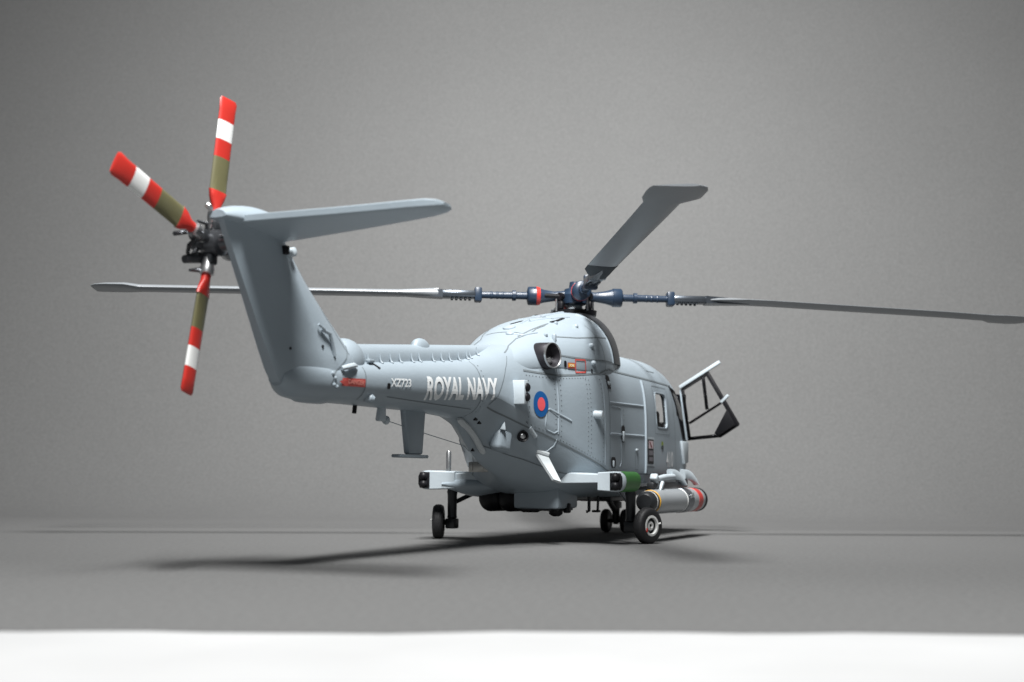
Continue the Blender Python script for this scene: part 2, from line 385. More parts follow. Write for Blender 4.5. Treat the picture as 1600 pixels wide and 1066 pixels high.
# ------------------------------------------------------------------ cabin: windows, doors, seats
for y, sd in ((-.885, -1), (.885, 1)):
    g = Geo(); o = rrect(.905, 1.445, 1.475, 1.985, .09, 6); i = rrect(.925, 1.425, 1.495, 1.965, .08, 6); rows = []
    for k in range(len(o)+1):
        (a, b), (c, d) = o[k % len(o)], i[k % len(o)]
        p0, n0 = hit(a, b, sd); p1, n1 = hit(c, d, sd); md = p0.lerp(p1, .5)
        rows.append([p0-n0*.006, p0+n0*.003, md+n0*.008, p1+n1*.004, p1-n1*.03])
    g.loft(rows, False, 0, False); wf = g.build('window_frame', PAINT, fus, 50)
    g = Geo(); pts = [hit(a, b, sd) for a, b in rrect(.92, 1.43, 1.49, 1.97, .08, 5)]
    g.add([p-n*.02 for p, n in pts]+[p-n*.028 for p, n in pts], [tuple(range(len(pts))), tuple(range(len(pts), 2*len(pts)))[::-1]]+[(k, (k+1) % len(pts), len(pts)+(k+1) % len(pts), len(pts)+k) for k in range(len(pts))])
    g.build('window_pane', GLASS, fus, 0)
def seat(x, y, m_, zz=.98):
    g = Geo(); g.box((x, y, zz), (.44, .42, .12), .05); g.box((x-.22, y, zz+.34), (.11, .42, .66), .05, Matrix.Rotation(R(-8), 3, 'Y')); g.box((x-.25, y, zz+.76), (.09, .24, .18), .04)
    g.tube([(x, y-.15, .7), (x, y-.15, zz)], .03); g.tube([(x, y+.15, .7), (x, y+.15, zz)], .03)
    return g.build('seat', m_, heli, 40)
seat(2.15, -.42, SEAT, 1.10); seat(2.15, .42, SEAT, 1.10); seat(1.02, -.30, SEAT, 1.0); seat(1.02, .35, SEAT, 1.0)
g = Geo(); g.box((2.62, 0, 1.35), (.16, 1.0, .34), .06, Matrix.Rotation(R(18), 3, 'Y')); g.box((2.3, 0, 1.05), (.6, .18, .3), .03); g.build('instrument_panel', BLACK, heli)
# black rubber edge round the pilot's doorway
g = Geo(); rib(g, [(1.80, 2.12), (2.25, 1.36)], .022); rib(g, [(2.25, 1.36), (2.86, 1.30)], .02); g.build('doorway_seal', BLACK, fus)
g = Geo(); g.box((2.80, -.60, 1.66), (.06, .34, .80), .02); g.build('doorway_blackout', MATT, fus)  # black panel added inside, stands in for shade in the doorway
# windscreen and nose glazing (far side of the cabin)
def glaze(name, x0, x1, t0, t1):
    g = Geo(); rows = []
    for x in arange(x0, x1, .05):
        rr = bring(x, 180); row = []
        for k in range(int(t0/2), int(t1/2)+1): row.append(rr[k % 180]+Vector((.004, 0, .006)))
        rows.append(row)
    g.loft(rows, False, 0, False); return g.build(name, GLASS if name == 'windscreen' else DGLASS, fus, 0)
DGLASS = mat('dark_glazing', (.02, .025, .03), .08, 0, .02)
glaze('windscreen', 2.42, 2.98, 34, 88); glaze('windscreen', 2.42, 2.98, 92, 146)
glaze('cockpit_side_window', 1.95, 2.36, 148, 166)
g = Geo(); g.tube([bring(x, 180)[45]+Vector((.01, 0, .01)) for x in arange(2.42, 3.05, .06)], .03, 8); g.build('windscreen_pillar', PAINT, fus)
# opened cockpit door (frame standing out from the side)
def bar(g, a, b, r, mi=0, sq=True):
    a, b = Vector(a), Vector(b); d = (b-a); L = d.length; q = d.to_track_quat('X', 'Z').to_matrix()
    g.box((a+b)/2, (L+r*1.2, r*2, r*2), r*.35, q, mi)
def dp(y, z): return Vector((2.72+.10*(y+.72), y, z))
g = Geo()
for a, b, r in (((-.745, 2.11), (-.85, 1.37), .022), ((-.85, 1.385), (-1.32, 1.425), .026), ((-.86, 1.62), (-1.375, 1.925), .017), ((-1.075, 2.29), (-1.13, 1.83), .022), ((-1.14, 2.36), (-1.60, 1.59), .03), ((-1.60, 1.585), (-1.33, 1.42), .024), ((-.745, 2.13), (-1.14, 2.355), .024)):
    bar(g, dp(*a), dp(*b), r)
door = g.build('cockpit_door', BLACK, heli, 40)
g = Geo(); g.prism([(1.33, 1.425), (1.60, 1.585), (1.47, 1.81), (1.27, 1.455)], (2.722, 0, 0), (-.10, -1, 0), (0, 0, 1), .035, .006); g.build('door_pocket', BLACK, door)
g = Geo(); bar(g, dp(-1.40, 1.63)-X*.05, dp(-1.53, 1.62)-X*.05, .008); g.tube([dp(-1.40, 1.67)-X*.05, dp(-1.40, 1.63)-X*.05], .008); g.build('door_handle', DARK, door)
g = Geo(); bar(g, dp(-.72, 2.165)-X*.02, dp(-1.33, 2.515)-X*.02, .026); bar(g, dp(-1.365, 1.925)-X*.01, dp(-1.46, 2.015)-X*.01, .022); g.build('door_edge', PAINT2, door)
g = Geo(); bar(g, dp(-.715, 2.12), dp(-.81, 1.37), .018); g.build('door_hinge', PAINT, door)
g = Geo(); g.prism([(.75, 2.10), (1.13, 2.33), (1.58, 1.59), (1.33, 1.43), (.86, 1.39)], (2.722, 0, 0), (-.10, -1, 0), (0, 0, 1), .008); g.build('door_glass', GLASS, door, 0)
# sill plate and step under the doorway, mirrored on the port side by a plain step
g = Geo(); g.prism([(2.10, 1.33), (2.42, 1.33), (2.40, 1.02), (2.22, 1.0)], (0, -.895, 0), X, Z, .05, .012); g.build('sill_plate', PAINT2, heli)
for sd in (-1, 1): Geo().box((2.30, sd*.88, .90), (.42, .06, .045), .015).build('step', PAINT2, heli)

# ------------------------------------------------------------------ skin: panel lines, ribs, rivets
for sd in (-1, 1):
    g = Geo(); q = lambda p, wd=.014, st=.04: ribbon(g, p, wd, sd, step=st)
    q([(-2.72, 2.01), (-2.4, 2.0), (-2.15, 1.99), (-1.74, 2.02), (-1.18, 2.08), (-1.0, 2.13), (-.9, 2.14)], .022)
    q([(-3.35, 1.56), (-2.98, 1.46), (-2.37, 1.30), (-1.8, 1.11), (-1.16, .9), (-1.0, .86)], .02)
    q([(-.88, 2.15), (.4, 2.14), (1.75, 2.12)], .024); q([(-1.0, 2.1), (-1.02, 1.0)], .012); q([(-3.62, 1.45), (-3.62, 2.04)], .012)
    q([(-3.1, 1.15), (-2.4, 1.0), (-1.9, .86), (-1.4, .78)], .012); q([(-3.35, 1.58), (-3.05, 2.0), (-2.9, 2.16)], .010)
    q([(.50, 2.08), (.48, .84)], .010); q([(1.75, 2.10), (1.82, 1.3), (1.85, .9)], .010); q([(-.98, .88), (.4, .84), (2.2, .84)], .012)
    q([(.9, 2.27), (1.25, 2.27)], .012); q([(-5.5, 1.55), (-3.7, 1.52)], .010); q([(-5.95, 1.5), (-5.93, 1.8)], .012)
    q([(.08, .90), (.08, 1.18), (-.03, 1.18), (-.03, .90), (.08, .90)], .009)
    q([(.84, 1.40), (1.52, 1.40), (1.52, 2.06), (.84, 2.06), (.84, 1.40)], .008)
    g.build('panel_lines', LINE, fus, 0)
    g = Geo()
    rib(g, [(-2.14, 1.96), (-2.13, 1.62), (-2.13, 1.30)], .014, sd); rib(g, [(-2.13, 1.24), (-2.14, 1.16), (-2.2, 1.09)], .012, sd)
    rib(g, [(-2.14, 1.33), (-2.2, 1.305), (-2.33, 1.345), (-2.36, 1.40), (-2.35, 1.56), (-2.31, 1.585), (-2.14, 1.50)], .011, sd); rib(g, [(-2.30, 1.585), (-1.9, 1.46)], .018, sd)
    rib(g, [(.42, 2.10), (.415, 1.6), (.40, .86)], .022, sd, lift=.1); rib(g, [(-1.0, 1.73), (.36, 1.75)], .016, sd); rib(g, [(-1.0, 1.34), (.36, 1.35)], .016, sd)
    rib(g, [(-.95, 1.69), (-.6, 1.68), (-.56, 1.60), (-.56, 1.40)], .010, sd); rib(g, [(-.6, 1.28), (-.58, 1.0), (-.64, .93)], .010, sd)
    rib(g, [(-1.16, 2.0), (-1.17, .95)], .007, sd)
    g.build_each('skin_rib', PAINT, fus, 60)
    g = Geo()
    for a in ([(-2.19, 1.94), (-2.18, 1.36)], [(-2.08, 1.94), (-2.08, 1.28)], [(-1.56, 1.98), (-1.57, 1.12)], [(-1.50, 1.98), (-1.51, 1.10)], [(-2.66, 1.90), (-2.66, 1.42)], [(-2.64, 1.41), (-2.38, 1.345)], [(-2.08, 1.24), (-1.2, .955)], [(-2.68, 1.96), (-2.2, 1.95)], [(-2.05, 1.96), (-1.55, 2.0)], [(-1.22, 2.0), (-1.22, 1.0)], [(-.48, 1.66), (-.48, 1.40)], [(-3.55, 1.5), (-3.55, 2.0)]):
        rivets(g, a, .055, .010, sd)
    rv = g.build('rivets', LINE, fus, 0); tag(rv, kind='stuff')
# cowling lines, slots, humps
g = Geo()
for sd in (-1, 1):
    ribbon(g, [(-1.95, 2.47), (-1.55, 2.49), (-1.06, 2.54), (-.5, 2.59), (0, 2.6)], .014, sd); ribbon(g, [(-2.11, 2.24), (-1.71, 2.23), (-1.35, 2.23), (-1.0, 2.25), (-.2, 2.25)], .018, sd)
    ribbon(g, [(-2.88, 2.20), (-2.42, 2.41), (-2.19, 2.49), (-2.03, 2.56), (-1.8, 2.63)], .016, sd); ribbon(g, [(-2.1, 2.01), (-2.1, 2.22)], .012, sd)
    ribbon(g, [(-1.0, 2.14), (-.98, 2.24), (-1.0, 2.54), (-1.05, 2.70)], .010, sd)
ribbon(g, [(-1.4, -.3), (-1.4, .3)], .014, look=hit_top); ribbon(g, [(-2.25, -.25), (-2.25, .25)], .014, look=hit_top); ribbon(g, [(-2.35, -.22), (-2.0, -.30), (-1.7, -.34)], .02, look=hit_top)
g.build('panel_lines', LINE, cowl, 0)
g = Geo()
rib(g, [(-1.75, -.12), (-1.5, -.2), (-1.3, -.28), (-1.0, -.34)], .022, look=hit_top); rib(g, [(-2.3, -.14), (-2.28, -.26), (-2.1, -.36)], .02, look=hit_top)
rib(g, [(-2.0, .02), (-1.9, -.06), (-1.6, -.04), (-1.55, .12)], .02, look=hit_top); rib(g, [(-1.35, -.15), (-1.2, -.05), (-.6, -.1)], .026, look=hit_top)
for x, y, r in ((-2.1, .0, .09), (-2.05, -.45, .03), (-1.6, -.40, .03), (-1.3, -.55, .035), (-2.3, -.1, .06)):
    p, n = hit_top(x, y); g.lathe([(-.02, r), (.015, r*.85), (.03, r*.4)], p, n, 12)
for x, z in ((-1.30, 2.41), (-1.34, 2.19)):
    p, n = hit(x, z); g.lathe([(-.02, .04), (.02, .036), (.045, .018)], p, n, 12)
p, n = hit(-1.98, 2.43); g.box(p, (.05, .05, .14), .015)
g.build_each('cowling_fitting', PAINT, cowl, 45)
g = Geo()
for pts in ([(-1.92, .06), (-1.82, .02), (-1.72, -.02)], [(-1.62, -.34), (-1.45, -.36), (-1.18, -.34)]):
    ribbon(g, pts, .04, look=hit_top, off=.006)
g.build_each('cowling_slot', BLACK, cowl, 0)
for sd in (-1, 1):      # intake bands over the front shoulder of the cowling
    rows = []
    for x in arange(-.60, -.16, .05):
        rr = ring(x, [f(x) for f in cs], 144); ids = range(3, 30) if sd > 0 else range(69, 42, -1)
        cx = Vector((x, 0, 2.3)); rows.append([rr[k]+(rr[k]-cx).normalized()*.022 for k in ids])
    Geo().loft(rows, False, 0, False).build('intake_screen', DARK, cowl, 60)
    for x in (-.62, -.13):
        rr = ring(x, [f(x) for f in cs], 144); Geo().tube([rr[k] for k in ids], .016, 6).build('intake_lip', PAINT, cowl, 60)
# exhaust
def exhaust(sd):
    o = Vector((-2.27, sd*.50, 2.205)); ax = Vector((-.30, sd*.95, .03)).normalized()
    g = Geo(); g.lathe([(-.22, .172), (-.02, .166), (.155, .150), (.165, .140), (.13, .130), (.07, .10), (.05, .02)], o, ax, 36, 0); e = g.build('exhaust_pipe', EXH, heli, 40)
    g = Geo(); g.lathe([(.15, .153), (.17, .150), (.174, .143), (.16, .137)], o, ax, 36, 0, False); g.build('exhaust_rim', STEEL, e)
    g = Geo(); g.lathe([(.05, .075), (.09, .055), (.12, .02), (.125, .004)], o-Z*.05+X*.03, ax, 18); g.build('exhaust_cone', STEEL, e)
exhaust(-1); exhaust(1)
# boxes and small fittings on the rear flank
for sd in (-1, 1):
    g = Geo(); g.box((-2.90, sd*.485, 1.745), (.12, .17, .27), .012); bx_ = g.build('sensor_box', PAINT2, heli)
    g = Geo(); g.lathe([(0, .05), (.02, .048), (.035, .03)], (-2.89, sd*.568, 1.80), (0, sd, 0), 14); g.lathe([(0, .05), (.02, .048), (.035, .03)], (-2.89, sd*.568, 1.69), (0, sd, 0), 14); g.build_each('sensor_lens', BLACK, bx_)
    p, n = hit(-1.42, 1.56, sd); g = Geo(); g.lathe([(-.03, .05), (.085, .05), (.1, .04)], p, (0, sd, -.05), 14); g.build('filler_cap', PAINT2, heli)
    if sd > 0: continue
    p, n = hit(-2.62, 1.26, sd); g = Geo(); ax = Vector((-.8, sd*.6, 0)); g.lathe([(-.04, .06), (.05, .068), (.07, .06), (.06, .045), (.03, .04)], p, ax, 18, 0); l_ = g.build('landing_light', BLACK, heli)
    g = Geo(); g.lathe([(.02, .042), (.05, .03), (.06, .01)], p, ax, 14); g.build('lens', STEEL, l_)
    g = Geo(); rib(g, [(-2.58, 1.36), (-2.44, 1.26)], .03, sd); g.build('light_fairing', PAINT2, heli, 50)
    p, n = hit(-3.0, 1.37, sd); g = Geo(); g.prism([(0, 0), (.07, -.01), (.055, .09)], p-n*.015+Vector((-.02, 0, -.05)), (.3, sd*.9, 0), Z, .05, .01); g.build('small_fin', PAINT2, heli)
# splayed strake on the lower starboard flank
V = [Vector(v) for v in ((-2.303, -0.453, 1.098), (-2.163, -0.549, 1.056), (-2.249, -0.737, 0.745), (-2.335, -0.676, 0.774))]; nn = Vector((-.35, -.75, .55)).normalized()*.03
V[0] -= Vector((0, -.02, 0)); V[1] -= Vector((0, -.02, 0))
g = Geo(); g.add(V+[v-nn for v in V], [(0, 1, 2, 3), (7, 6, 5, 4), (0, 4, 5, 1), (1, 5, 6, 2), (2, 6, 7, 3), (3, 7, 4, 0)]); g.build('strake', PAINT_LIT, heli, 0)
g = Geo(); g.tube([V[0]+nn*.3, V[1]+nn*.3], .03, 8); g.build('strake_root', PAINT_LIT, heli)
# keel bar, its dark recess and aft-facing fairing under the boom root
g = Geo(); pts = []
for x in arange(-3.62, -3.0, .04):
    p, n = hit_bottom(x, -.09); pts.append(p+n*.02+Vector((-.02, 0, 0)))
g.tube(pts, [.018]+[.036]*(len(pts)-2)+[.025], 8); g.build('keel_bar', PAINT_LIT, heli)
g = Geo()
for x in (-3.42, -3.32, -3.16): 
    p, n = hit_bottom(x, -.17 if x < -3.2 else -.02); g.box(p+Vector((.03, 0, .01)), (.07, .03, .06), .008)
g.build_each('recess', BLACK, heli)
g = Geo(); g.box((-2.90, -.26, 1.205), (.26, .16, .25), .06, Matrix.Rotation(R(-14), 3, 'Z') @ Matrix.Rotation(R(12), 3, 'Y'), 0, 3); g.build('aft_fairing', PAINT, heli, 50)

# ------------------------------------------------------------------ markings
def letters(body, x0, x1, za, zb_, rise, name, m_, bold, side=-1, **k):
    global hit
    g = Geo(); old = hit; hit = lambda x, z, sd=-1: old(x, z+rise*(x-x0), sd)
    text(g, body, x0, x1, za, zb_, side, bold, **k); hit = old
    return g.build(name, m_, k.get('par', None) or boom, 0)
letters('ROYAL NAVY', -4.80, -3.27, 1.555, 1.795, .058, 'white_lettering', LETTER, .036)
letters('XZ723', -5.50, -5.12, 1.645, 1.725, .05, 'serial_number', LETTER, .022)
g = Geo(); text(g, '410', 1.33, 1.68, .95, 1.17, -1, .018); g.build('white_number', LETTER, fus, 0)
g = Geo(); patch(g, [(-6.33, 1.60), (-5.95, 1.61), (-5.95, 1.685), (-6.33, 1.67)], off=.005); patch(g, [(-6.38, 1.635), (-6.28, 1.60), (-6.28, 1.67)], off=.007)
text(g, 'DANGER', -6.24, -5.97, 1.625, 1.668, -1, .03, .009, 1); g.build('warning_marking', [DRED, mat('faded_pink', (.55, .20, .17), .6)], boom, 0)
def ellipse(cx, cz, rx, rz, n=28): return [(cx+rx*math.cos(2*math.pi*k/n), cz+rz*math.sin(2*math.pi*k/n)) for k in range(n)]
for sd in (-1, 1):
    g = Geo(); patch(g, ellipse(-2.46, 1.635, .135, .150), sd, .010, 0); patch(g, ellipse(-2.455, 1.635, .068, .078), sd, .013, 1); g.build('roundel', [RBLUE, RRED], fus, 0)
g = Geo()
for a in ([(-1.74, 2.05), (-1.53, 2.065)], [(-1.74, 2.205), (-1.53, 2.215)], [(-1.74, 2.05), (-1.735, 2.205)], [(-1.53, 2.065), (-1.53, 2.215)]): ribbon(g, a, .020, off=.010, mi=0)
patch(g, [(-1.885, 2.095), (-1.75, 2.10), (-1.75, 2.165), (-1.885, 2.16)], off=.008, mi=0); patch(g, [(-1.875, 2.108), (-1.76, 2.113), (-1.76, 2.153), (-1.875, 2.15)], off=.011, mi=1)
text(g, 'OI', -1.85, -1.78, 2.118, 2.143, -1, .03, .014, 2); g.build('rescue_marking', [DRED, YELLOW, WHITE], cowl, 0)
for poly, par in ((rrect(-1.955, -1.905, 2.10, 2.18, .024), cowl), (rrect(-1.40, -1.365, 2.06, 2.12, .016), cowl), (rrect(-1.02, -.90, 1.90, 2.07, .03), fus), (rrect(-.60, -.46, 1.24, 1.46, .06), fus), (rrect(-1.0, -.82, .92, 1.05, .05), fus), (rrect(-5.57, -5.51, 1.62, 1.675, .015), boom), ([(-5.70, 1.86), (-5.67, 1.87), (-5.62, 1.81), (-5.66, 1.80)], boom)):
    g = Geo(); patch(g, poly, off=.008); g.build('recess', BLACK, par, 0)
g = Geo(); p, n = hit(-.53, 1.32); g.box(p-Y*.01, (.05, .03, .13), .01); p, n = hit(-.92, .97); g.box(p-Y*.01, (.03, .03, .08), .01); p, n = hit(.02, 1.16); g.box(p-Y*.008, (.07, .03, .03), .008); p, n = hit(-.96, 1.97); g.box(p-Y*.005, (.06, .03, .05), .01); g.build_each('door_lever', PAINT2, fus)
g = Geo(); patch(g, [(.44, .955), (.78, .955), (.78, 1.345), (.44, 1.345)], off=.006, mi=0); patch(g, [(.48, .985), (.74, .985), (.74, 1.315), (.48, 1.315)], off=.010, mi=1)
patch(g, [(.51, 1.19), (.71, 1.19), (.71, 1.295), (.51, 1.295)], off=.013, mi=2); patch(g, [(.51, 1.10), (.71, 1.10), (.71, 1.165), (.51, 1.165)], off=.013, mi=3); patch(g, [(.52, 1.02), (.70, 1.02), (.70, 1.075), (.52, 1.075)], off=.013, mi=3)
patch(g, [(.53, 1.28), (.56, 1.285), (.64, 1.225), (.66, 1.20), (.62, 1.20)], off=.016, mi=4)
g.build('badge_panel', [PAINT2, BLACK, mat('badge_pink', (.55, .45, .47), .6), mat('badge_grey', (.16, .15, .17), .6, 0, .6, 1800), mat('badge_maroon', (.17, .02, .03), .6)], fus, 0)
g = Geo(); patch(g, [(1.10, 1.19), (1.20, 1.19), (1.20, 1.245), (1.10, 1.245)], off=.008, mi=0); patch(g, [(1.10, 1.25), (1.20, 1.25), (1.18, 1.30), (1.12, 1.30)], off=.008, mi=1); g.build('small_marking', [DKGREEN, mat('leaf_green', (.22, .30, .03), .6)], fus, 0)

# ------------------------------------------------------------------ boom and fin fittings
g = Geo()
for x in (-5.70, -5.47, -5.27, -5.08, -4.83, -4.67, -4.37, -4.17, -3.98, -3.76, -3.56, -3.48, -3.30):
    u = (x+5.95)/3.5; bz = lerp(1.80, 2.15, u); top = lerp(2.02, 2.335, u); pts = []
    for k in range(6):
        a = math.pi*(.02+.07*k); pts.append((x, -(.125*math.cos(a)+.012), bz+(top-bz)*math.sin(a)**.8+.03*0))
    b0 = hit(x, bz+.02); zl = hit_top(x, -.16)[0].z; g.tube([(x, -.172, zl+.004), (x, -.148, zl+.012), (x, -.134, zl+.05), (x, -.130, zl+.10)], [.007, .010, .009, .006], 6)
g.build_each('clip', PAINT, spine)
g = Geo(); 
rings = []
for k in range(9):
    t = k/8; h_ = math.sin(math.pi*min(1, max(0, t)))**.3; xx = lerp(-4.58, -4.24, t); rings.append([Vector((xx, .075*h_*math.cos(a)-.01, 2.10+.125*h_*max(0, math.sin(a))+.0)) for a in [2*math.pi*j/20 for j in range(20)]])
g.loft(rings); g.build('beacon_fairing', PAINT, spine, 50)
g = Geo(); rings = []
for k in range(11):
    t = k/10; h_ = math.sqrt(max(.0, 1-(2*t-1)**2)); xx = lerp(-6.16, -5.70, t); rings.append([Vector((xx, .19*h_*math.cos(a), 1.86+.215*h_*math.sin(a))) for a in [2*math.pi*j/24 for j in range(24)]])
g.loft(rings); g.build('gearbox_dome', PAINT, heli, 60)
g = Geo(); g.tube([(-6.60, -.185, 2.08), (-6.50, -.205, 2.05), (-6.44, -.205, 1.93), (-6.42, -.205, 1.86)], .018, 8); g.tube([(-6.66, -.185, 2.12), (-6.58, -.20, 2.08)], .012, 6); g.build('grab_handle', PAINT, fin)
g = Geo(); g.tube([(-6.34, -.235, 1.755), (-6.26, -.26, 1.775), (-6.14, -.245, 1.795), (-6.06, -.225, 1.80)], [.02, .026, .026, .012], 8); g.build('hinge_fairing', PAINT2, boom)
g = Geo(); p, n = hit(-6.58, 1.93); g.lathe([(-.01, .018), (.008, .014)], p, n, 10); g.lathe([(-.01, .016), (.006, .012)], hit(-6.98, 1.88)[0], (0, -1, 0), 10); g.build_each('bolt', BLACK, boom)
g = Geo()
for x, z in ((-6.45, 1.60), (-6.47, 1.70), (-6.44, 1.66), (-6.40, 1.585)):
    p, n = hit(x, z); g.lathe([(-.01, .02), (.01, .018), (.018, .008)], p, n, 8)
p, n = hit(-5.78, 1.52); g.lathe([(-.02, .05), (.03, .046), (.06, .02)], p, (.3, -.9, -.2), 12); p, n = hit(-5.71, 1.90) or hit(-5.71, 1.86); g.box((-5.72, -.17, 1.875), (.10, .05, .035), .012); g.build_each('boom_fitting', PAINT, boom)
g = Geo()
for a in ([(-6.05, 2.0), (-6.2, 1.86), (-6.42, 1.72), (-6.5, 1.6)], [(-7.0, 2.74), (-6.3, 2.1), (-6.1, 1.9)]): ribbon(g, a, .010)

g.build('panel_lines', LINE, fin, 0)
g = Geo(); g.box((-7.13, -.135, 2.705), (.06, .05, .075), .008); g.build('notch', BLACK, fin)
g = Geo(); g.lathe([(-.06, .04), (.06, .04), (.07, .02)], (-7.03, -.10, 2.70), (.1, -1, .1), 14); g.box((-7.02, -.09, 2.65), (.06, .06, .06), .015); g.build('stabiliser_hinge', PAINT2, fin)
# T-shaped aerial, small masts, wire
g = Geo(); g.prism([(-4.77, 1.52), (-4.30, 1.52), (-4.36, 1.02), (-4.66, 1.02)], (0, -.0, 0), X, Z, .07, .02); t_ = g.build('aerial', PAINT, heli); g = Geo(); g.box((-4.575, 0, 1.0), (.60, .12, .035), .014); g.build('aerial_plate', PAINT, t_)
g = Geo(); g.prism([(-5.22, 1.52), (-5.14, 1.52), (-5.13, 1.33), (-5.27, 1.33)], (0, 0, 0), X, Z, .06, .018); g.lathe([(-.04, .03), (0, .045), (.03, .02)], (-5.09, 0, 1.345), X, 12); g.build('mast', PAINT2, heli)
g = Geo(); g.tube([(-5.69, 0, 1.50), (-5.71, 0, 1.385)], .022, 8); g.build('drain_pipe', BLACK, heli)
g = Geo(); g.tube([(-5.07, 0, 1.34), (-4.2, 0, 1.235), (-3.35, -.0, 1.14), (-2.9, .05, 1.02)], .0045, 5); g.build('aerial_wire', PAINT, heli)

# ------------------------------------------------------------------ main rotor
HUB = Vector((.10, 0, 3.24))
rotor = Geo(); rotor.lathe([(-.13, .10), (-.10, .17), (.02, .18), (.06, .15), (.10, .14), (.12, .08), (.20, .07), (.21, .02)], HUB, Z, 28)
rotor = rotor.build('main_rotor', BLUE, heli, 40)
g = Geo(); g.lathe([(-.36, .16), (-.30, .13), (-.12, .10)], HUB, Z, 24); g.build('mast', PAINT2, rotor)
g = Geo(); g.lathe([(-.28, .17), (-.27, .29), (-.20, .30), (-.19, .18)], HUB, Z, 32)
for k in range(4):
    a = R(29+90*k+38); d = Vector((math.cos(a), math.sin(a), 0)); p = HUB+d*.27
    g.tube([p+Z*-.25, p+Z*-.02], .024, 8); g.box(p+Z*-.14, (.08, .08, .10), .02); g.lathe([(-.03, .05), (.03, .05)], p+Z*-.02, d, 10)
    g.tube([p+Z*-.02, HUB+Vector((math.cos(a-.5), math.sin(a-.5), 0))*.42+Z*.0], .03, 8)
    a2 = a+.45; q2 = HUB+Vector((math.cos(a2), math.sin(a2), 0))*.24; g.tube([q2+Z*-.24, q2+Z*-.30, HUB+Vector((math.cos(a2), math.sin(a2), 0))*.14-Z*.33], .03, 8)
g.build('swashplate', BLACK, rotor)
g = Geo()
for k in range(4):
    a = R(29+90*k+26); p = HUB+Vector((math.cos(a), math.sin(a), 0))*.30; g.tube([p-Z*.22, p-Z*.05], .014, 8)
g.build_each('pitch_link', STEEL, rotor)
def blade_mesh():
    """along +x from the hub: aerofoil with a paddle tip, leading edge to +y"""
    T = [(1.86, .10, -.10, .10), (2.05, .115, -.16, .085), (2.35, .115, -.235, .062), (2.7, .115, -.245, .058), (5.2, .115, -.245, .055), (5.78, .115, -.245, .055), (5.80, .122, -.247, .055), (5.93, .245, -.285, .052), (5.97, .265, -.295, .05), (6.2, .262, -.305, .042), (6.33, .225, -.30, .030), (6.40, .14, -.28, .018)]
    rings = []
    for r, le, te, th in T:
        pr = []
        for u, v in ((0, 0), (.03, .5), (.12, .9), (.3, 1), (.6, .7), (.9, .22), (1, .06), (1, -.06), (.9, -.18), (.6, -.45), (.3, -.65), (.12, -.6), (.03, -.35)):
            pr.append(Vector((r, lerp(le, te, u), th*.8*v)))
        rings.append(pr)
    return rings
def blade(az, droop, pitch):
    M_ = Matrix.Translation(HUB) @ Matrix.Rotation(R(az), 4, 'Z')
    A = lambda v: M_ @ Vector((v.x, v.y, v.z-droop*(max(0, v.x-.5)/5.9)**1.6))
    P = Matrix.Rotation(R(pitch), 3, 'X')
    g = Geo(); g.loft([[A(P @ p) for p in r_] for r_ in blade_mesh()], True, 0)
    b = g.build('rotor_blade', BLADE, rotor, 40)
    return b, A, P
def arm(az, droop, pitch):
    b, A, P = blade(az, droop, pitch); T = lambda x, y=0, z=0: A(P @ Vector((x, y, z)))
    o = A(Vector((0, 0, 0))); ax = (A(Vector((1.3, 0, 0)))-o).normalized()
    g = Geo(); g.lathe([(.05, .08), (.16, .078), (.28, .066), (.42, .088), (.515, .116), (.52, .127), (.63, .127), (.645, .115), (.66, .05)], o, ax, 28)
    g.lathe([(.65, .052), (.80, .050), (.81, .072), (.855, .072), (.86, .05), (1.28, .046)], o, ax, 16)
    for x in (.97, 1.04, 1.12): g.lathe([(x, .046), (x+.01, .052), (x+.03, .052), (x+.04, .046)], o, ax, 12)
    q = Matrix.Rotation(R(az), 3, 'Z') @ P; g.box(o+ax*1.32, (.10, .17, .19), .018, q); g.build('blade_arm', BLUE, rotor, 40)
    g = Geo(); g.lathe([(.475, .10), (.48, .120), (.53, .131), (.535, .12)], o, ax, 28, 0, False)
    if az != 299: g.build('red_band', RED, rotor, 40)
    g = Geo(); g.box(T(1.60), (.50, .19, .10), .03, q); g.loft([[T(x, y*wy, z*hz) for y, z in ((-1, -1), (-1, 1), (1, 1), (1, -1))] for x, wy, hz in ((1.80, .10, .052), (2.15, .08, .04), (2.42, .04, .03))], True)
    for x in (1.43, 1.49, 1.55, 1.61, 1.67): g.lathe([(-.068, .018), (0, .018)], T(x, .05), q @ Z, 8); g.lathe([(-.068, .018), (0, .018)], T(x, -.06), q @ Z, 8)
    g.build('blade_cuff', BLADEM, rotor, 40)
    if 200 < az < 220:
        g = Geo(); rr = blade_mesh(); rings = []
        for x in (1.9, 2.05, 2.35, 2.62):
            k = max(i for i in range(len(rr)) if rr[i][0].x <= x+1e-6); k = min(k, len(rr)-2); t = (x-rr[k][0].x)/(rr[k+1][0].x-rr[k][0].x)
            ring_ = [a_.lerp(b_, t) for a_, b_ in zip(rr[k], rr[k+1])]; c_ = sum(ring_, Vector())/len(ring_); rings.append([A(P @ (c_+Vector((0, (p.y-c_.y)*1.02, (p.z-c_.z)*1.12)))) for p in ring_])
        g.loft(rings); g.build('blade_root_sheath', BLADED, rotor, 40)
BLADEM = mat('cuff_metal', (.10, .115, .135), .27, .75, .2, 300)
for az, dr, pt in ((29, .05, 1), (119, .0, 3), (209.6, -.12, 2), (299, .22, -3)): arm(az, dr, pt)

